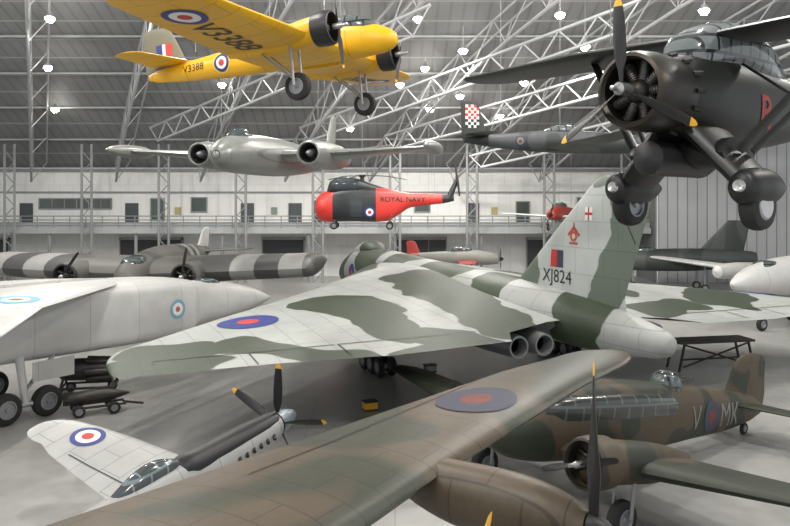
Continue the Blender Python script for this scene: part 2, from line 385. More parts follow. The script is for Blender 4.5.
# ---------- delta bomber
T=Vector((8.95,25,0)); hv=Vector((-.415,.91,0)).normalized(); lv=Vector((-hv.y,hv.x,0))
R=root('delta_bomber','large delta wing jet bomber in grey and green camouflage','aircraft',T,yaw(hv))
def VL(px,py,z=3.1):
    p=G(px,py,z)-T; return (p.dot(hv),p.dot(lv))
k=N('delta_bomber_camouflage',.5); 
nz=k.noise(.42,1.5); off=k.vm('SCALE',k.vm('SUBTRACT',nz.outputs[1],(.5,.5,.5)),scale=2.6)
pp=k.vm('MULTIPLY',k.vm('ADD',k.co,off),(1,1,0))
caps=[((135,372,2.8),(180,366,2.8),1.5),((155,356,2.8),(190,354,2.8),1.15),
 ((240,342,3.1),(300,350,3.1),.95),((300,350,3.1),(340,352,3.1),.8),((395,355,3.0),(430,352,3.0),.8),((440,335,3.2),(475,342,3.2),1.15),
 ((322,304,3.4),(375,312,3.4),1.35),((375,314,3.4),(405,328,3.4),1.0),
 ((300,288,3.4),(340,278,3.4),.9),((345,277,3.5),(370,264,3.6),1.8),
 ((410,280,3.9),(440,286,3.9),1.7),((440,288,3.9),(475,298,3.9),1.5),((485,300,3.9),(520,318,3.7),1.3),
 ((440,264,4.1),(455,266,4.1),1.4)]
acc=k.caps(pp,[(VL(*a),VL(*b),r) for a,b,r in caps]+[((9,-5),(14,-4),1.7),((6,-9),(9,-12),1.5),((5,-4),(5.5,-6.5),1.1),((7.5,-15.5),(8,-17.5),1.2),((13,-9),(15,-7.5),1.3)],.04)
VG=(.44,.46,.445);VGR=(.045,.062,.036)
c=k.mix(acc,VG,VGR); c=k.panels(k.dirt(k.dirt(c,.35,1.1),.3,7),1.5,1.0,.65,.02); VC=k.out(c)
def xzmask(k,lst,sc=.8,am=1.0):
    nz=k.noise(sc,2); off=k.vm('SCALE',k.vm('SUBTRACT',nz.outputs[1],(.5,.5,.5)),scale=am)
    s2=k.n('ShaderNodeSeparateXYZ'); k.l(k.vm('ADD',k.co,off),s2.inputs[0]); cb=k.n('ShaderNodeCombineXYZ'); k.l(s2.outputs[0],cb.inputs[0]); k.l(s2.outputs[2],cb.inputs[1])
    return k.caps(cb.outputs[0],lst)
k=N('delta_bomber_fin_camouflage',.5)
acc=xzmask(k,[((1.5,8.5),(1.2,6.8),1.15),((1.6,6.8),(2.0,5.4),1.0),((2.4,5.2),(3.0,4.0),.9),((9.0,4.1),(7.6,4.8),.8),((2.0,8.8),(3.4,8.8),.4)])
c=k.mix(acc,(.47,.50,.485),(.13,.16,.13)); FC=k.out(k.panels(k.dirt(c,.25,1.1),1.5,1.0,.75,.02,'xz'))
k=N('delta_bomber_fuselage_camouflage',.5)
acc=xzmask(k,[((3.6,4.4),(3.4,3.4),1.25),((3.2,2.6),(4.2,2.4),.8),((8.4,3.2),(10.0,4.9),.9),((13.2,4.8),(15.2,4.4),1.2),((18.6,4.9),(19.5,4.2),1.1),((22.4,3.6),(24.2,4.9),1.1),((27.6,4.2),(28.4,2.4),1.3)],.5,1.8)
c=k.mix(acc,(.44,.455,.44),(.055,.075,.045)); FU=k.out(k.panels(k.dirt(k.dirt(c,.3,1.1),.2,7),1.5,.7,.72,.02,'xz'))
fus=loft('fuselage',[(-.25,3.05,.05,.05),(-.18,3.05,.26,.26),(.1,3.05,.44,.44),(.8,3.07,.56,.58),(2.2,3.12,.74,.8),(4,3.2,.95,.98),(7,3.3,1.4,1.1),(10,3.3,1.7,1.15),(16,3.25,1.8,1.25),(21,3.3,1.6,1.35),(25.5,3.3,1.4,1.4),(27.5,3.1,1.15,1.15),(29,2.8,.75,.75),(29.9,2.6,.3,.3),(30.1,2.55,.03,.03)],[FU,BLACK],R,n=40,smoothn=4,idxf=lambda x:1 if x>28.8 else 0)
loft('canopy',[(23.2,4.5,.1,.1),(24,4.62,.6,.35),(25,4.6,.75,.55),(26,4.35,.78,.6),(27.1,3.8,.6,.5),(27.6,3.6,.1,.1)],[FU,CLEAR],R,smoothn=4,idxf=lambda x:1 if 26.2<x<27 else 0)
ws=[(.2,23.2,18.8,3.3,.112),(1.6,22.9,18.5,3.27,.11),(3.7,20.3,16.6,3.15,.10),(4.4,19.6,17.1,3.10,.088),(8.5,15.5,12.7,2.94,.085),(12.2,12.1,8.5,2.85,.076),(16.2,8.1,4.0,2.74,.068)]
wl,wr=both('wing',ws,VC,R,rnd=.7,m=16)
for side,w in ((1,wl),(-1,wr)):
    disc(w,(*( VL(248,325) if side==1 else (9.0,-14.5)),3),[(.42,RED),(1.15,BLUE)],(0,0,-1),off=.02)
    for a,b in ((4.7,7.2),(7.3,9.8),(9.9,12.7),(12.8,15.6)):
        xa=2.5+(a-4.4)*.135+1.4; xb=2.5+(b-4.4)*.135+1.4
        patch(w,((xa+xb)/2,side*(a+b)/2,3),(side*.135,1,0),(1,0,0),b-a,.05,[BLACK],(0,0,-1),'elevon_line',sub=8,off=.015)
        patch(w,(xb-.65,side*b,3),(0,1,0),(1,0,0),.05,1.3,[BLACK],(0,0,-1),'elevon_line',sub=8,off=.015)
fin=foil('fin',[(3.7,9.6,7.7,0,.09),(4.4,8.6,6.6,0,.09),(6.5,6.1,4.9,0,.09),(8.3,3.9,3.4,0,.09),(8.62,3.4,2.9,0,.09),(8.72,2.9,2.1,0,.05)],FC,R,vert=True,m=12)
patch(fin,(1.45,0,6.3),(0.45,0,.85),(1,0,0),3.4,.04,[BLACK],(0,-1,0),'rudder_line',sub=10)
text(fin,'XJ824',.74,(5.6,0,4.78),(-1,0,0),(0,0,1),SLATE,(0,-1,0),bold=.0,sx=1.0)
patch(fin,(5.6,0,5.5),(-1,0,0),(0,0,1),.8,.68,[RED,DBLUE],(0,-1,0),'fin_flash')
CRD=plain('crest_red',(.42,.07,.04),.5)
patch(fin,(4.75,0,6.62),(-1,0,.9),(.9,0,1),.5,.12,[CRD],(0,-1,0),'crest'); patch(fin,(4.45,0,6.62),(-1,0,-.9),(-.9,0,1),.5,.12,[CRD],(0,-1,0),'crest')
disc(fin,(4.6,0,6.42),[(.1,plain('crest_cream',(.6,.5,.35))),(.2,CRD)],(0,-1,0),'crest'); patch(fin,(4.6,0,6.15),(-1,0,0),(0,0,1),.5,.09,[CRD],(0,-1,0),'crest'); patch(fin,(4.6,0,6.8),(-1,0,0),(0,0,1),.08,.3,[CRD],(0,-1,0),'crest')
patch(fin,(3.75,0,7.3),(-1,0,0),(0,0,1),.42,.5,[WHITE,RED],(0,-1,0),'shield',cells=[[0,0,1,0,0],[0,0,1,0,0],[1,1,1,1,1],[0,0,1,0,0],[0,0,1,0,0]])
for y in (2.1,3.2,-2.1,-3.2):
    rev('jet_pipe',[(4.6,.55),(.6,.44),(0,.40),(.0,.34),(.5,.3),(2,.25),(2,0)],(3.85,y,2.55),(1,0,0),[STEEL,BLACK],R,28,idxf=lambda o:1 if o>3 else 0,label='round metal jet pipe with dark opening')
for y in (5,-5):
    strut('undercarriage_leg',(12.5,y,2.9),(12.5,y,.5),(.22,.18),(.15,.12),STEEL,R)
    tubes('bogie_beam',[((11.6,y,.45),(13.4,y,.45))],.12,STEEL,R); tubes('drag_strut',[((12.5,y,1.8),(13.8,y,2.9),.06)],.06,STEEL,R)
    for dx in (-.85,.0,.85):
        for dy in (-.3,.3): wheel(R,(12.5+dx,y+dy,.42),.42,.24)
strut('undercarriage_leg',(22.5,0,2.5),(22.5,0,.5),(.16,.14),(.12,.1),STEEL,R)
for dy in (-.3,.3): wheel(R,(22.5,dy,.42),.42,.25)
disc(fus,(24.9,0,3.2),[(.2,RED),(.55,BLUE)],(0,-1,0))
# ---------- foreground bomber
k=N('bomber_brown_green',.45); v=k.vm('MULTIPLY',k.co,(1,1,0)); f=k.step(k.noise(.3,1.5,v,.6).outputs[0],.5,.02)
c=k.mix(f,(.125,.092,.058),(.048,.054,.033)); c=k.dirt(k.dirt(c,.5,1.2),.5,9); FB=k.out(k.panels(c,1.1,.55,.5,.014))
O=Vector((.8,10.6,0)); R=root('heavy_bomber','brown and green camouflaged wartime bomber with long tapering wing','aircraft',O,yaw((.8,-.6)))
lw=foil('wing',[(-10.2,.15,4.8,3.55,.16),(-4,-.12,3.6,3.76,.15),(0,-.25,2.65,4.02,.14),(4.6,.05,1.75,4.46,.11),(5.9,.22,1.45,4.56,.10)],FB,R,rnd=1.1,m=12,camber=.01)
rw=foil('wing',[(-10.2,.15,4.8,3.55,.16),(-16.4,-.12,3.6,3.76,.15),(-20.4,-.25,2.65,4.02,.14),(-26,-.05,1.9,4.55,.12)],FB,R,rnd=1.1,m=12)
disc(lw,(-1.17,2.6,4.5),[(.29,DRED),(.72,DBLUE)],(0,0,-1))
patch(lw,(-2.05,1.6,4),(.09,1,0),(1,-.09,0),6.5,.03,[BLACK],(0,0,-1),'aileron_line',sub=12)
for y,sx_,zz in ((.3,0,3.76),(-4.6,.55,3.6),(-15.8,.55,3.6),(-20.7,0,3.76)):
    nn=loft('engine_nacelle',[(-1.6+sx_,zz+.15,.08,.08),(-.9+sx_,zz+.05,.3,.32),(-.1+sx_,zz-.02,.4,.43,2.2),(.7+sx_,zz,.41,.44,2.1),(1.3+sx_,zz,.36,.39,2.0),(1.7+sx_,zz,.26,.28),(1.86+sx_,zz,.18,.19)],[FB],R,smoothn=4,yo=y)
    prop(R,(1.94+sx_,y,zz),2.15,3,90 if y>-1 else 52,(.35,.19),chord=.2)
loft('fuselage',[(-15,4.2,.2,.4),(-8,3.9,.8,1.0),(-2,3.7,1.0,1.3,2.3),(3,3.6,1.0,1.3,2.3),(5.5,3.5,.9,1.1),(6.6,3.4,.5,.6),(6.8,3.4,.1,.1)],[FB],R,smoothn=3,yo=-10.2)
for y in (-4.6,-15.8):
    strut('undercarriage_leg',(.9,y,3.4),(1.1,y,.7),(.12,.1),(.1,.1),DARKM,R); wheel(R,(1.1,y,.75),.75,.5)
wheel(R,(-13.8,-10.2,.35),.35,.22); strut('tail_strut',(-13.8,-10.2,3.9),(-13.8,-10.2,.4),(.1,.1),(.06,.06),DARKM,R)
# ---------- patrol twin
AB=camo('patrol_twin_camouflage',(.095,.068,.04),(.026,.033,.019),.5,th=.5,plane='xz',pan=(1,.6),stretch=(1,.4,.8))
nose=Vector((2.1,18.2,0)); hv2=Vector((-.8,-.6,0)); C=nose-hv2*3.4
R=root('patrol_aircraft','brown and green camouflaged twin-engine patrol aircraft with dorsal turret','aircraft',C,yaw(hv2),pitch=8)
fu=loft('fuselage',[(3.5,1.75,.05,.05),(3.3,1.75,.32,.34),(2.6,1.8,.57,.66),(1.6,1.95,.7,.93,2.3),(0,2.03,.75,1.03,2.4),(-2.5,2.03,.72,.97,2.4),(-5,2.05,.55,.8,2.3),(-7,2.05,.42,.65,2.2),(-8.5,2.08,.24,.46),(-9.3,2.05,.08,.2)],[AB],R,smoothn=4)
CG=N('cabin_glazing',.2,0,.6); CG=CG.out(CG.panels((.04,.046,.044),.62,.5,2.4,.035,'xz'))
loft('cabin_glazing',[(2.6,2.25,.1,.06),(2.1,2.33,.57,.34,3),(1,2.38,.755,.42,3.4),(-3.2,2.38,.72,.40,3.4),(-3.8,2.3,.5,.2)],[CG],R,smoothn=2,label='dark framed cabin windows in a continuous band')
rev('gun_turret',[(0,.44),(.25,.46),(.42,.4),(.55,.25),(.6,.0)],(-3.7,0,2.72),(0,0,1),DGLASS,R,24,label='rounded glass dorsal gun turret')
for dy in (.1,-.1): tubes('gun',[((-4.0,dy,2.97),(-4.9,dy,3.1))],.025,BLACK,R)
wl,wr=both('wing',[(.4,1.6,3.2,1.45,.17),(2.6,1.45,2.9,1.5,.16),(7.2,.7,1.7,1.85,.12)],AB,R,rnd=1.2)
fn=foil('fin',[(1.9,-6.5,3.0,0,.08),(2.6,-7.0,2.6,0,.08),(3.4,-7.4,2.1,0,.08)],AB,R,vert=True,rnd=.5)
both('tailplane',[(.1,-7.2,1.7,2.25,.09),(2.4,-7.6,1.2,2.25,.08)],AB,R,rnd=.5)
for y in (2.3,-2.3):
    loft('engine_nacelle',[(2.4,1.65,.5,.5),(1.4,1.6,.52,.5),(0,1.5,.45,.45),(-1.3,1.5,.12,.15)],[AB],R,smoothn=3,yo=y)
    radial(R,(2.75,y,1.65),.6,.7,AB,DARKM,7); prop(R,(2.95,y,1.65),1.1,2,20 if y>0 else 70,mats=(BLACK,BLACK),chord=.17)
    tubes('undercarriage_leg',[((1.2,y+.25,1.3),(1.2,y+.25,.35)),((1.2,y-.25,1.3),(1.2,y-.25,.35)),((1.2,y-.25,.35),(1.2,y+.25,.35))],.05,STEEL,R); wheel(R,(1.2,y,.28),.45,.28)
tubes('tail_strut',[((-8.3,0,1.9),(-8.4,0,1.45))],.05,STEEL,R); wheel(R,(-8.4,0,1.4),.2,.12)
for s in (1,-1): disc(fu,(-5.5,0,2.0),[(.2,DRED),(.48,DBLUE)],(0,-s,0))
text(fu,'MK',1.05,(-6.65,0,1.98),(-1,0,0),(0,0,1),GREYT,(0,-1,0),bold=.0,sx=.85); text(fu,'V',1.05,(-4.55,0,1.95),(-1,0,0),(0,0,1),GREYT,(0,-1,0),bold=.0,sx=.85)
# ---------- pale fighter
SF=plain('pale_grey_fighter_paint',(.45,.45,.445),.38,pan=(1.1,.6),dirt=.4)
C=Vector((-4.2,17.9,0)); R=root('propeller_fighter','pale grey single-seat piston fighter with black-topped nose','aircraft',C,yaw((.52,.85)),pitch=8)
fu=loft('fuselage',[(2.35,1.75,.31,.31),(2.2,1.73,.34,.35),(1.2,1.68,.39,.47,2.2),(0,1.65,.41,.54,2.2),(-1.2,1.66,.41,.58,2.2),(-2.4,1.72,.38,.55),(-4,1.82,.27,.42),(-6.4,2.0,.06,.14)],[SF],R,smoothn=4)
loft('nose_panel',[(2.34,1.84,.25,.25),(2.2,1.84,.29,.28),(1.2,1.89,.34,.32),(0,1.93,.35,.33),(-.9,1.99,.32,.3),(-1.1,2.05,.05,.05)],[BLACK],R,smoothn=3,label='matt black anti-glare engine top panel')
loft('spine_panel',[(-2.6,1.98,.2,.27),(-3.4,1.98,.19,.26),(-4.6,2.02,.13,.18),(-5.8,2.06,.05,.08)],[SF],R,smoothn=2,label='pale grey rear spine')
loft('canopy',[(-.8,2.18,.05,.05),(-1.1,2.24,.18,.15),(-1.5,2.31,.22,.21),(-2.0,2.29,.21,.2),(-2.6,2.19,.12,.1),(-2.9,2.14,.02,.02)],[GLASS],R,smoothn=3,label='clear bubble canopy')
wl,wr=both('wing',[(.3,.5,2.3,1.28,.13),(1.4,.5,2.25,1.42,.13),(2.8,.37,1.95,1.68,.11),(3.9,.15,1.6,1.92,.1),(4.4,.0,1.3,2.03,.09)],SF,R,rnd=.8)
disc(wl,(-.45,3.75,1.7),[(.15,RED),(.3,WHITE),(.43,BLUE)],(0,0,-1)); disc(wr,(-.45,-3.75,1.7),[(.15,RED),(.3,WHITE),(.43,BLUE)],(0,0,-1))
for s in (1,-1):
    patch((wl if s==1 else wr),(-1.2,s*2.5,1.5),(0,1,0),(1,0,0),2.0,.03,[BLACK],(0,0,-1),'flap_line',sub=8)
both('tailplane',[(.05,-5.1,1.2,2.05,.09),(1.2,-5.3,.85,2.05,.08)],SF,R,rnd=.45)
foil('fin',[(2.0,-5.2,1.4,0,.09),(2.8,-5.6,1.2,0,.08)],SF,R,vert=True,rnd=.4)
SPM=plain('spinner_silver_blue',(.22,.26,.30),.3,.3)
for i in range(6):
    for s in (1,-1): tubes('exhaust_stub',[((1.9-i*.25,s*.35,1.7),(1.78-i*.25,s*.48,1.68))],.045,DARKM,R)
prop(R,(2.45,0,1.75),1.65,5,98,(.8,.31),chord=.14,mats=(BLACK,YEL),spm=SPM)
for s in (1,-1):
    strut('undercarriage_leg',(.15,s*.9,1.3),(.3,s*.85,.35),(.07,.06),(.05,.05),STEEL,R); wheel(R,(.3,s*.85,.3),.33,.18)
wheel(R,(-5.8,0,1.0),.16,.1); tubes('tail_strut',[((-5.7,0,1.95),(-5.8,0,1.03))],.04,STEEL,R)
# ---------- white strike jet
WH=plain('gloss_white_aircraft_paint',(.60,.60,.585),.35,pan=(2.2,1.2),dirt=.35)
C=Vector((-13.7,29.3,0)); R=root('white_strike_jet','large white strike jet with box fuselage and high delta wing','aircraft',C,yaw((.58,.81)))
fu=loft('fuselage',[(-13,3.3,.9,.7,3),(-8,3.25,1.5,1.15,5),(0,3.2,1.65,1.3,6),(4.0,3.12,1.65,1.3,6),(6.3,3.05,1.5,1.2,5),(7.0,3.0,1.0,1.08,3),(9,2.92,.82,.92,2.4),(10.8,2.82,.5,.6),(11.9,2.74,.22,.26),(12.4,2.7,.04,.05)],[WH],R,smoothn=3)
loft('canopy',[(7.0,3.75,.1,.1),(7.6,3.8,.45,.25),(8.6,3.7,.45,.3),(9.4,3.4,.3,.2),(9.8,3.3,.05,.05)],[GLASS],R,smoothn=3)
wl,wr=both('wing',[(.5,3.4,12.2,4.42,.03),(1.6,2.2,10.8,4.42,.034),(4.8,-2.6,5.4,4.38,.035),(5.8,-4.6,3.2,3.75,.035)],WH,R,m=10)
disc(wr,(-2.7,-3.35,4),[(.22,RED),(.45,WHITE),(.75,LBLUE)],(0,0,-1)); disc(wl,(-2.7,3.35,4),[(.22,RED),(.45,WHITE),(.75,LBLUE)],(0,0,-1))
PBL=plain('washed_pale_blue',(.20,.40,.50),.5); PRD=plain('washed_pale_red',(.50,.12,.09),.5)
for s in (1,-1): disc(fu,(5.25,0,3.1),[(.12,PRD),(.27,WHITE),(.42,PBL)],(0,-s,0))
foil('fin',[(4.2,-8.5,4.5,0,.06),(6.9,-11.2,2.6,0,.05)],WH,R,vert=True)
both('tailplane',[(1,-8.8,4.2,3.5,.05),(4,-11.5,1.8,3.5,.05)],WH,R)
for s in (1,-1):
    strut('undercarriage_leg',(-1.6,s*1.5,2.2),(-1.6,s*1.9,.6),(.16,.14),(.12,.12),WH,R)
    tubes('undercarriage_brace',[((-1.6,s*1.8,1.0),(-.2,s*1.4,2.1),.07)],.07,STEEL,R); tubes('bogie_beam',[((-2.4,s*1.9,.58),(-.7,s*1.9,.58),.1)],.07,STEEL,R)
    boxes('undercarriage_door',[(-1.3,s*1.85-.02,1.3,.3,s*1.85+.02,2.0)],WH,R)
    wheel(R,(-2.3,s*1.9,.56),.56,.36); wheel(R,(-.8,s*1.9,.56),.56,.36)
strut('undercarriage_leg',(8,0,2.1),(8,0,.4),(.1,.1),(.08,.08),STEEL,R)
for s in (.2,-.2): wheel(R,(8,s,.36),.36,.2)
R=root('aero_engine_stand','dark aero engine on low wheeled trolley under the white jet','engine',(-12.3,30.6,0),.2)
loft('engine_body',[(-1.2,1.0,.2,.2),(-1,1.0,.42,.42),(-.2,1.0,.45,.45),(.0,1.0,.36,.36),(.8,1.0,.36,.36),(1.2,1.0,.25,.25)],[DARKM],R)
for q in range(6):
    a=q*math.pi/3; tubes('combustion_can',[((-.1,.42*math.cos(a),1.0+.42*math.sin(a)),(.9,.36*math.cos(a),1.0+.36*math.sin(a)))],.13,DARKS if q%2 else DARKM,R,n=12)
tubes('stand_frame',[((-1,-.5,.35),(1,-.5,.35)),((-1,.5,.35),(1,.5,.35)),((-1,-.5,.35),(-1,.5,.35)),((1,-.5,.35),(1,.5,.35)),((-1,.5,.35),(-.9,.3,.8)),((1,.5,.35),(.9,.3,.8)),((-1,-.5,.35),(-.9,-.3,.8)),((1,-.5,.35),(.9,-.3,.8))],.05,DARKM,R)
for x in (-.8,.8):
    for y in (-.5,.5): wheel(R,(x,y,.2),.2,.1)
R=root('bomb_trolley','dark bomb trolley with small tyres beside the white jet','trolley',(-11.0,27.9,0),.5)
loft('bomb',[(-1.1,.62,.04,.04),(-.9,.62,.2,.2),(.3,.62,.24,.24),(.9,.62,.12,.12),(1.2,.62,.03,.03)],[DARKM],R,smoothn=2)
boxes('bomb_fin',[(-1.1,-.24,.6,-.75,.24,.64),(-1.1,-.02,.38,-.75,.02,.86)],DARKM,R)
tubes('trolley_frame',[((-.8,-.3,.3),(1.0,-.3,.3)),((-.8,.3,.3),(1.0,.3,.3)),((-.6,-.4,.3),(-.6,.4,.3)),((.6,-.4,.3),(.6,.4,.3)),((1.0,0,.3),(1.7,0,.15)),((1.0,-.3,.3),(1.0,.3,.3))],.045,DARKM,R)
for x in (-.6,.6):
    for y in (-.42,.42): wheel(R,(x,y,.22),.22,.14)
# ---------- yellow twin trainer
h=Vector((.925,-.38,0)); YA=plain('trainer_yellow_paint',(.80,.43,.006),.4,pan=(1.6,.8),dirt=.25)
C=Vector((-2.75,25.2,11.55)); R=root('yellow_trainer','yellow twin-engine trainer with black radial engines suspended from roof','aircraft',C,yaw(h),pitch=6,roll=0)
fu=loft('fuselage',[(3.2,1.08,.04,.04),(3.14,1.09,.17,.18),(2.9,1.12,.33,.36),(2.4,1.2,.44,.5),(1.6,1.3,.5,.6,2.3),(0,1.35,.51,.6,2.3),(-2,1.35,.45,.54,2.3),(-4.2,1.35,.3,.4),(-6.2,1.4,.12,.22),(-6.6,1.4,.04,.1)],[YA],R,smoothn=4)
loft('canopy',[(2.6,1.5,.1,.08),(2.2,1.66,.35,.28,2.6),(1.2,1.83,.44,.32,2.6),(-.6,1.8,.4,.22,2.6),(-1.1,1.75,.2,.1)],[DGLASS],R,smoothn=3,label='framed cockpit glazing')
wl,wr=both('wing',[(.4,1.5,3.2,.95,.16),(2.4,1.5,3.2,1.0,.15),(7.0,.9,2.4,1.30,.12)],YA,R,rnd=1.2)
for s,w in ((1,wl),(-1,wr)):
    disc(w,(-.3,s*6.1,1),[(.2,RED),(.41,WHITE),(.6,BLUE)],(0,0,1))
    text(w,'V3388',1.25,(-.4,s*4.15,1),(0,1,0),(1,0,0),BLACK,(0,0,1),bold=.01,sx=.8)
for s in (1,-1):
    disc(fu,(-3.2,0,1.35),[(.12,RED),(.22,WHITE),(.32,BLUE),(.37,YELD)],(0,-s,0)); text(fu,'V3388',.36,(-4.45,0,1.38),(-s,0,0),(0,0,1),BLACK,(0,-s,0),bold=.0)
fn=foil('fin',[(1.5,-4.8,1.9,0,.09),(2.4,-5.2,1.6,0,.08),(2.8,-5.4,1.3,0,.08)],plain('trainer_camouflage_fin',(.16,.15,.10),.5),R,vert=True,rnd=.35)
for s in (1,-1): patch(fn,(-5.8,0,2.2),(1,0,0),(0,0,1),.7,.6,[BLUE,WHITE,RED],(0,-s,0),'fin_flash',cells=[[0,0,1,2,2]] )
both('tailplane',[(.1,-4.8,1.6,1.75,.1),(2.0,-5.1,1.1,1.75,.08)],YA,R,rnd=.4)
for s in (1,-1):
    y=s*2.4
    loft('engine_nacelle',[(1.7,1.15,.44,.44),(1.2,1.12,.43,.42),(0,1.0,.38,.36),(-1.5,.95,.1,.12)],[YA],R,smoothn=3,yo=y)
    radial(R,(2.1,y,1.15),.52,.5,BLACK,BLACK,7); prop(R,(2.3,y,1.15),1.25,2,95 if s<0 else 60,mats=(BLACK,YEL),chord=.12)
    for dy in (-.25,.25): tubes('undercarriage_leg',[((.8,y+dy,.8),(.8,y+dy,-.4)),((.8,y+dy,-.2),(-.2,y+dy,.7),.03)],.045,STEEL,R)
    wheel(R,(.8,y,-.4),.42,.27)
for v in ((0,2.4,1.5),(0,-2.4,1.5),(-4.5,0,1.95)): cable(loc2w(R,v))
# ---------- straight wing jet
CA=plain('light_grey_jet_paint',(.25,.26,.245),.32,.2,pan=(1.4,1),dirt=.5)
R=root('straight_wing_jet','grey twin-engine straight-wing jet bomber suspended from roof','aircraft',(-6.6,43,9.1),yaw((-.2,-.98)))
fu=loft('fuselage',[(8.3,.75,.08,.08),(8.0,.78,.42,.42),(7,.85,.8,.8),(5.5,.95,1.0,1.0),(0,1,1.05,1.05),(-5,1.05,.8,.8),(-10,1.25,.3,.35),(-12,1.35,.08,.12)],[CA],R,smoothn=4)
loft('canopy',[(6.9,1.45,.05,.05),(6.3,1.65,.4,.35),(5.4,1.8,.5,.42),(4.4,1.75,.35,.25),(3.9,1.7,.05,.05)],[CLEAR],R,smoothn=3)
rev('nose_window',[(-.02,.0),(0,.22)],(8.22,0,.77),(1,0,0),CLEAR,R)
wl,wr=both('wing',[(.5,2.6,5.6,1.05,.11),(3,2.5,5.2,1.1,.11),(4.5,2.2,4.5,1.16,.11),(8.7,1.0,2.3,1.45,.09)],CA,R)
for s in (1,-1):
    y=s*3.0
    rev('engine_nacelle',[(2.9,.0),(2.9,.3),(3.2,.33),(3.75,.5),(3.85,.55),(3.8,.62),(3,.72),(1,.78),(-1.5,.7),(-3.2,.42),(-3.2,.3),(-2.6,.0)],(0,y,1.05),(1,0,0),[CA,BLACK],R,28,idxf=lambda o:1 if o<3 or o>9 else 0)
    rev('inlet_bullet',[(4.0,.0),(3.85,.12),(3.4,.22),(2.9,.25)],(0,y,1.05),(1,0,0),STEEL,R)
    loft('tip_tank',[(3.0,1.42,.03,.03),(2.4,1.42,.22,.22),(1,1.42,.37,.37),(-1,1.42,.36,.36),(-2.4,1.42,.05,.05)],[CA],R,smoothn=3,yo=s*8.9)
foil('fin',[(1.4,-8.6,2.9,0,.09),(4.2,-10.4,1.5,0,.08)],CA,R,vert=True,rnd=.3)
both('tailplane',[(.1,-9.0,2.0,1.7,.09),(4.0,-10.2,1.1,2.3,.08)],CA,R,rnd=.3)
for v in ((1,3.0,1.85),(1,-3.0,1.85),(-7.5,0,1.85)): cable(loc2w(R,v))
# ---------- helicopter
HR=plain('rescue_red_paint',(.60,.035,.025),.4,dirt=.2); HG=plain('charcoal_paint',(.02,.022,.025),.45)
R=root('naval_helicopter','red and dark grey naval helicopter with bulbous nose hanging above balcony','helicopter',W(374,229,58),math.pi)
fu=loft('fuselage',[(4.5,1.65,.1,.1),(4.3,1.65,.7,.8),(3.7,1.7,1.0,1.15),(2.8,1.8,1.0,1.25,2.8),(1.5,1.85,.98,1.28,3.6),(-1.0,1.85,.95,1.25,3.6),(-1.9,2.0,.7,.9,2.8),(-2.8,2.2,.42,.55),(-5.2,2.3,.28,.36),(-6.1,2.35,.12,.22)],[HR,HG],R,smoothn=3,idxf=lambda x:1 if -.1<x<3.0 or x<-5.2 else 0)
loft('cockpit',[(3.6,2.8,.1,.1),(3.35,3.1,.65,.5,3),(2.5,3.35,.82,.62,3.2),(1.3,3.3,.78,.55,3),(.3,3.15,.5,.35),(-1.2,2.9,.1,.1)],[CLEAR,HG],R,smoothn=2,idxf=lambda x:0 if 1.5<x<3.1 else 1,label='glazed cockpit above the nose')
text(fu,'ROYAL NAVY',.56,(-2.2,0,2.25),(-1,0,0),(0,0,1),BLACK,(0,-1,0),bold=.02)
patch(fu,(1.3,0,1.6),(-1,0,0),(0,0,1),.9,1.3,[CLEAR],(0,-1,0),'cabin_door')
disc(fu,(.3,0,1.3),[(.14,RED),(.28,WHITE),(.42,BLUE)],(0,-1,0))
tubes('tail_pylon',[((-5.7,0,2.3),(-6.3,0,3.7),.26,.16)],.2,HG,R); rev('rotor_mast',[(0,.18),(.3,.16),(.35,.28),(.5,.28),(.5,0)],(.9,0,3.65),(0,0,1),DARKM,R)
for q,a in enumerate((200,-40,80)):
    a=math.radians(a); e=Vector((math.cos(a),math.sin(a),0)); s_=Vector((-e.y,e.x,0)); P0=Vector((.9,0,4.1)); vs=[]
    for t,dz in ((.3,0),(2,-.06),(3.6,-.3)):
        for w_,hh in ((-.2,0),(0,.04),(.2,0),(0,-.03)): vs.append(P0+e*t+s_*w_+Vector((0,0,dz+hh)))
    mk('rotor_blade',vs,[(a0+i,a0+(i+1)%4,a0+4+(i+1)%4,a0+4+i) for a0 in (0,4) for i in range(4)]+[(0,1,2,3),(11,10,9,8)],DARKM,R)
for q in range(2):
    a=math.radians(82+180*q); tubes('tail_rotor_blade',[((-6.35,.25,3.7),(-6.35+1.2*math.cos(a),.25,3.7+1.2*math.sin(a)),.1,.06)],.09,DARKM,R,n=6)
for x,y in ((3,.9),(3,-.9),(-1.2,1.3),(-1.2,-1.3)):
    tubes('undercarriage_leg',[((x,y,.3),(x-.1,y*.6,1.1))],.05,DARKM,R); wheel(R,(x,y,.28),.28,.15)
cable(loc2w(R,(.9,0,4.15))); cable(loc2w(R,(-4.6,0,2.75)))
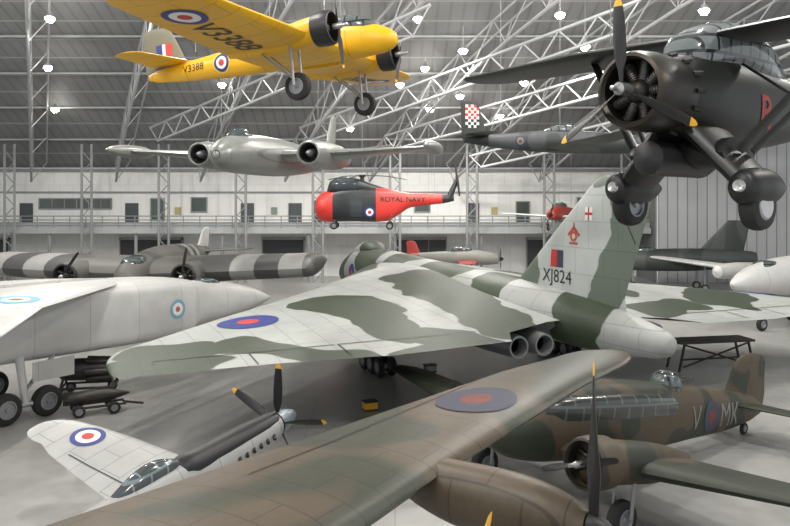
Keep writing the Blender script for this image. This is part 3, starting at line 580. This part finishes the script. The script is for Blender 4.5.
# ---------- chequered tail fighter
DG=camo('dark_fighter_camouflage',(.085,.09,.095),(.04,.047,.043),.5)
R=root('chequered_tail_fighter','dark camouflaged fighter with red and white chequered fin suspended from roof','aircraft',W(560,160,39),yaw((.96,.28)))
fu=loft('fuselage',[(5,.9,.1,.1),(4.7,.9,.4,.4),(3,.9,.5,.55),(0,.95,.5,.6),(-3,.9,.32,.4),(-5.3,.95,.12,.16)],[DG],R,smoothn=4)
both('wing',[(.3,1.6,2.8,.6,.12),(5.5,.9,1.4,.95,.1)],DG,R,rnd=.7); both('tailplane',[(.1,-4,1.3,1.2,.09),(2,-4.3,.8,1.2,.08)],DG,R,rnd=.3)
fn=foil('fin',[(1.0,-4.0,1.4,0,.08),(2.7,-4.5,.95,0,.08)],DG,R,vert=True,rnd=.2)
patch(fn,(-4.85,0,2.1),(1,0,0),(0,0,1),.72,1.15,[WHITE,RED,BLACK],(0,1,0),'chequer_marking',cells=[[ (1 if r<5 else 2) if (r+q)%2 else 0 for q in range(5)] for r in range(8)],sub=8)
loft('canopy',[(1.5,1.3,.1,.1),(.8,1.5,.28,.28),(-.4,1.5,.26,.23),(-1.4,1.3,.05,.05)],[DGLASS],R,smoothn=3)
disc(fu,(-2.4,0,.9),[(.1,DRED),(.18,GREYT),(.28,DBLUE)],(0,1,0))
cable(loc2w(R,(0,0,1.75))); cable(loc2w(R,(-3.3,0,1.35)))
# ---------- black high wing army aircraft
BK=camo('night_black_paint',(.012,.012,.013),(.018,.019,.017),.4,rough=.45); BK2=camo('dark_olive_black',(.020,.018,.015),(.012,.014,.011),.5,rough=.45); BK3=camo('charcoal_wing_paint',(.045,.045,.045),(.035,.037,.034),.4,rough=.45)
R=root('high_wing_army_aircraft','black high-wing liaison aircraft with radial engine suspended overhead','aircraft',(4.15,13.8,7.72),yaw((-.79,-.61)))
fu=loft('fuselage',[(-.9,2.2,.64,.66),(-1.6,2.2,.68,.8,2.3),(-2.6,2.2,.72,.92,2.4),(-4.4,2.15,.66,.9,2.3),(-6.8,2.2,.4,.6),(-9,2.3,.08,.2)],[BK2],R,smoothn=4)
radial(R,(-.2,0,2.2),.74,1.1,plain('dark_cowl',(.022,.02,.018),.35,.3),plain('bronze_collector_ring',(.05,.042,.034),.4,.7),9)
for q in range(14):
    a=2*math.pi*q/14; tubes('cowl_gill',[((-1.2,.73*math.cos(a),2.2+.73*math.sin(a)),(-1.4,.79*math.cos(a),2.2+.79*math.sin(a)))],.05,BK,R,n=5)
prop(R,(.05,0,2.2),1.66,3,93,mats=(BLACK,YEL),chord=.14)
FG=N('framed_cockpit_glass',.1,0,.9); FG=FG.out(FG.panels((.12,.14,.145),.38,.34,.1,.035,'xz'))
loft('canopy',[(-1.55,2.85,.1,.1),(-1.9,3.0,.46,.38,2.8),(-2.5,3.2,.58,.5,2.8),(-3.2,3.3,.6,.54,2.8),(-4.6,3.1,.54,.46,2.8),(-5.8,2.9,.2,.1)],[FG],R,smoothn=3,label='large framed glass cockpit')
wl,wr=both('wing',[(.45,-2.3,1.7,3.45,.12),(3.0,-2.1,2.4,3.47,.11),(7.0,-2.6,1.7,3.5,.1)],BK3,R,rnd=.4,m=10)
strut('axle_fairing',(-2.2,-1.0,1.08),(-2.2,1.0,1.08),(.6,.3),(.6,.3),BK,R)
for s in (1,-1):
    strut('undercarriage_leg',(-2.15,s*.25,1.6),(-2.25,s*1.35,.4),(.75,.24),(.6,.22),BK,R)
    strut('wing_strut',(-2.0,s*1.1,1.1),(-2.9,s*2.9,3.4),(.18,.045),(.14,.04),BK,R); strut('wing_strut',(-2.5,s*1.1,1.1),(-3.7,s*2.9,3.4),(.13,.04),(.11,.04),BK,R)
    tubes('cross_brace',[((-2.3,s*1.9,2.1),(-3.1,s*.6,2.9),.03)],.03,BK,R,n=6)
    loft('wheel_spat',[(-1.5,.42,.05,.08),(-1.58,.42,.24,.28),(-2.0,.42,.29,.36),(-2.5,.42,.28,.35),(-2.95,.42,.15,.22),(-3.25,.42,.03,.05)],[BK],R,smoothn=3,yo=s*1.35)
    rev('landing_light',[(0,0),(.02,.1),(-.05,.14)],(-1.5,s*1.35,.45),(1,0,0.1),ALU,R,16,label='round polished landing light')
    wheel(R,(-2.15,s*1.37,.08),.46,.34); rev('wheel_disc',[(.01,.0),(0.015,.22),(-.03,.25)],(-2.15,s*1.55,.08),(0,s,0),ALU,R,20)
tubes('stores_container',[((-.8,-.1,.98),(-.9,-.1,.98),.08,.33),((-.9,-.1,.98),(-2.7,-.1,.95),.33,.33),((-2.7,-.1,.95),(-3.5,-.1,.95),.33,.06)],.2,BLACK,R,n=24)
foil('fin',[(2.2,-7.4,1.7,0,.08),(3.6,-8.0,1.2,0,.08)],BK2,R,vert=True,rnd=.3); both('tailplane',[(.1,-7.4,1.5,2.5,.09),(2.3,-7.6,1.2,2.5,.08)],BK,R,rnd=.4)
for s in (1,-1): disc(fu,(-6.2,0,2.2),[(.18,DRED),(.42,DBLUE)],(0,-s,0))
LRD=plain('code_letter_red',(.32,.03,.025),.5)
for s in (1,-1): text(fu,'R',.95,(-3.9,0,1.95),(-s,0,0),(0,0,1),LRD,(0,-s,0),bold=.02)
for v in ((-3.0,2.5,3.75),(-3.0,-2.5,3.75),(-6.6,0,2.8)): cable(loc2w(R,v))
# ---------- striped transport behind
k=N('transport_dark_camo_stripes',.55); s5=k.n('ShaderNodeSeparateXYZ'); k.l(k.co,s5.inputs[0]); ay=k.math('ABSOLUTE',s5.outputs[1])
f=k.step(k.noise(.3,1.5).outputs[0],.5); c=k.mix(f,(.14,.135,.125),(.085,.088,.08))
st=k.step(k.math('SINE',k.math('MULTIPLY',ay,math.pi/1.3)),0,.04)
inb=k.math('MULTIPLY',k.step(ay,3.9),k.math('SUBTRACT',1,k.step(ay,9.1))); c=k.mix(inb,c,k.mix(st,(.075,.075,.075),(.33,.33,.32)))
st2=k.step(k.math('SINE',k.math('MULTIPLY',s5.outputs[0],math.pi/.7)),0,.02)
inb=k.math('MULTIPLY',k.step(s5.outputs[0],-5.6),k.math('SUBTRACT',1,k.step(s5.outputs[0],-2.8)))
inb=k.math('MULTIPLY',inb,k.math('SUBTRACT',1,k.step(ay,1.6))); c=k.mix(inb,c,k.mix(st2,(.075,.075,.075),(.33,.33,.32)))
TP=k.out(k.dirt(k.dirt(c,.35,1),.2,5))
R=root('transport_aircraft','dark camouflaged twin-engine transport with black and white wing stripes','aircraft',(-14.1,45,0),yaw((-.05,-1)))
loft('fuselage',[(5.2,3.5,.1,.1),(5.0,3.5,.5,.5),(3.8,3.6,.85,.95),(0,3.7,1.05,1.25),(-5,3.75,.95,1.05),(-9,3.9,.4,.5),(-10.5,4.0,.1,.2)],[TP],R,smoothn=4,n=32)
loft('cockpit_glazing',[(4.5,4.15,.1,.1),(4.1,4.25,.5,.27,3),(3.2,4.42,.6,.27,3),(2.5,4.5,.3,.15)],[DGLASS],R,smoothn=2)
both('wing',[(.5,3.6,8.6,3.7,.17),(4.2,3.4,8.3,3.8,.175),(9.2,2.6,7.4,3.95,.18)],TP,R,rnd=.6,m=12)
foil('fin',[(4.3,-7.6,2.7,0,.09),(5.3,-8.6,2.0,0,.08)],plain('pale_fin_paint',(.5,.5,.48)),R,vert=True,rnd=.4); both('tailplane',[(.2,-7.8,2.0,4.1,.09),(3.2,-8.5,1.2,4.2,.08)],TP,R,rnd=.4)
for s in (1,-1):
    y=s*3.2; loft('engine_nacelle',[(4.4,3.7,.66,.66),(3,3.7,.7,.7),(0,3.6,.5,.5),(-1.8,3.5,.1,.1)],[TP],R,smoothn=3,yo=y)
    radial(R,(4.9,y,3.7),.7,.8,TP,DARKM,7); prop(R,(5.15,y,3.7),1.6,2,80 if s>0 else 55,mats=(BLACK,BLACK),chord=.1)
    tubes('undercarriage_leg',[((2.4,y,3.1),(2.4,y,.6))],.12,STEEL,R); wheel(R,(2.4,y,.6),.6,.4)
wheel(R,(-8.8,0,.3),.3,.2); tubes('tail_strut',[((-8.8,0,3.6),(-8.8,0,.35))],.09,STEEL,R)
# ---------- white transport, right
R=root('white_transport','white twin-engine aircraft with rounded nose and long slim wing','aircraft',(26,47,0),yaw((-.88,-.46)))
loft('fuselage',[(7.6,2.85,.05,.05),(7.4,2.87,.3,.3),(6.4,2.95,.72,.72),(4.6,3.05,1.05,1.08),(2,3.1,1.2,1.25),(-3,3.2,1.15,1.2),(-9,3.6,.2,.3)],[WH],R,smoothn=4)
loft('cockpit_glazing',[(6.0,3.5,.1,.1),(5.5,3.65,.5,.22,3),(4.6,3.95,.6,.2,3),(4.0,4.0,.3,.1)],[DGLASS],R,smoothn=2)
both('wing',[(.5,2,3.4,2.95,.14),(12.5,.8,1.6,3.25,.1)],WH,R,rnd=.6); foil('fin',[(3.7,-6.5,2.6,0,.08),(6.0,-7.6,1.5,0,.08)],WH,R,vert=True,rnd=.3)
for s in (1,-1):
    rev('engine_nacelle',[(3.5,.02),(3.45,.2),(3.3,.42),(2.8,.5),(1.5,.55),(-.5,.45),(-1.6,.1)],(0,s*4.5,3.0),(1,0,0),[WH],R); tubes('undercarriage_leg',[((0,s*1.0,2.5),(0,s*1.6,.4))],.09,STEEL,R); wheel(R,(0,s*1.6,.45),.45,.3)
wheel(R,(5,0,.4),.4,.25); tubes('undercarriage_leg',[((5,0,2.3),(5,0,.4))],.08,STEEL,R)
GD=camo('dark_green_jet',(.045,.055,.05),(.08,.09,.085),.4)
R=root('dark_green_jet','dark green camouflaged jet fighter with swept fin','aircraft',(24.5,63.5,0),yaw((-.98,.1)))
loft('fuselage',[(8,2.4,.1,.1),(7.5,2.4,.4,.4),(5,2.5,.7,.8),(0,2.6,.9,.95),(-5,2.7,.6,.65),(-5.4,2.7,.5,.55)],[GD],R,smoothn=4)
both('wing',[(.6,2.2,5,2.5,.07),(3.6,-1.5,2.6,2.4,.06)],GD,R); foil('fin',[(3.1,-.6,3.8,0,.07),(5.9,-3.2,1.8,0,.06)],GD,R,vert=True); both('tailplane',[(.5,-3.3,2.2,2.5,.06),(2.6,-5,1.1,2.2,.05)],GD,R)
loft('canopy',[(5.3,3.0,.1,.1),(4.6,3.25,.32,.32),(3.2,3.35,.32,.3),(2.2,3.3,.1,.1)],[DGLASS],R,smoothn=3)
for x,y in ((4.5,0),(-1,1.2),(-1,-1.2)): wheel(R,(x,y,.35),.35,.2); tubes('undercarriage_leg',[((x,y,2.1),(x,y,.35))],.07,STEEL,R)
# ---------- light aircraft
RW=plain('light_aircraft_red',(.34,.04,.03),.5); CR=plain('dull_grey_paint',(.22,.22,.20),.5)
def light(loc,hd,m,m2,lab):
    R=root('light_aircraft',lab,'aircraft',loc,yaw(hd))
    loft('fuselage',[(3.2,1.4,.1,.1),(3.0,1.4,.4,.4),(1,1.5,.5,.6),(-1,1.5,.42,.5),(-4,1.6,.1,.18)],[m],R,smoothn=3)
    both('wing',[(.2,1.4,1.6,1.2,.12),(4.8,1.2,1.1,1.4,.1)],m2,R,rnd=.4); both('tailplane',[(.1,-3.2,.9,1.7,.08),(1.5,-3.4,.7,1.7,.08)],m2,R,rnd=.2)
    foil('fin',[(1.6,-3.1,1.1,0,.08),(2.6,-3.5,.8,0,.08)],m2,R,vert=True,rnd=.2); prop(R,(3.25,0,1.4),1.0,2,70,(.3,.2))
    loft('canopy',[(1.2,1.9,.05,.05),(.7,2.1,.25,.25),(-.5,2.1,.25,.22),(-1.2,1.9,.05,.05)],[DGLASS],R,smoothn=2)
    for s in (1,-1): tubes('undercarriage_leg',[((.9,s*.4,1.1),(1,s*.9,.3))],.05,STEEL,R); wheel(R,(1,s*.9,.3),.3,.14)
    tubes('tail_skid',[((-3.8,0,1.5),(-4,0,.9))],.04,STEEL,R)
    cable(loc2w(R,(.9,0,2.2))); cable(loc2w(R,(-2.5,0,1.9)))
light((5.2,61,1.5),(1,-.1),CR,RW,'grey light aircraft with red wings suspended below balcony level')
light((14.2,64.5,5.0),(-.5,-.87),RW,WHITE,'small red light aircraft with white wings suspended above balcony rail')
for p_,c_ in ((G(370,410,0),YEL),(G(430,372,0),STEEL)):
    R=root('floor_crate','small painted equipment crate standing on the hangar floor','crate',(p_.x,p_.y,0),.4)
    boxes('crate_body',[(-.25,-.17,.06,.25,.17,.3)],c_,R); boxes('crate_lid',[(-.27,-.19,.31,.27,.19,.36)],DARKM,R); boxes('crate_runner',[(-.25,-.17,0,.25,-.1,.06)],DARKM,R); boxes('crate_runner',[(-.25,.1,0,.25,.17,.06)],DARKM,R)
# dark maintenance stand on the floor beyond the tail
R=root('maintenance_stand','dark blue-black steel maintenance stand with rails beneath the bomber wing','stand',(14.6,35.2,0),.2)
tubes('stand_leg',[((x,y,.0),(x*.85,y,1.3)) for x in (-1.9,1.9) for y in (-.5,.5)][:1],.06,DARKM,R)
for x,y in ((-1.9,.5),(1.9,-.5),(1.9,.5)): tubes('stand_leg',[((x,y,0),(x*.85,y,1.3))],.06,DARKM,R)
boxes('stand_platform',[(-1.9,-.6,1.25,1.9,.6,1.35)],DARKM,R)
tubes('stand_brace',[((-1.7,-.5,.2),(1.6,-.5,1.2)),((1.7,-.5,.2),(-1.6,-.5,1.2)),((-1.8,-.5,.55),(1.8,-.5,.55))],.045,DARKM,R)
# ================================================================ world + camera
w=bpy.data.worlds.new('World'); bpy.context.scene.world=w; w.use_nodes=True
b=w.node_tree.nodes['Background']; b.inputs[0].default_value=(.94,.97,1,1); b.inputs[1].default_value=.9
cam=bpy.data.cameras.new('Camera'); co=bpy.data.objects.new('Camera',cam); COL.objects.link(co)
co.location=(0,0,CH); co.rotation_euler=(math.pi/2,0,0); cam.sensor_width=36; cam.lens=36*F/790; cam.shift_y=-(263-HZ)/790; cam.clip_end=500; cam.clip_start=.1
bpy.context.scene.camera=co
vs_=bpy.context.scene.view_settings; vs_.view_transform='Standard'; vs_.look='None'; vs_.exposure=0.05
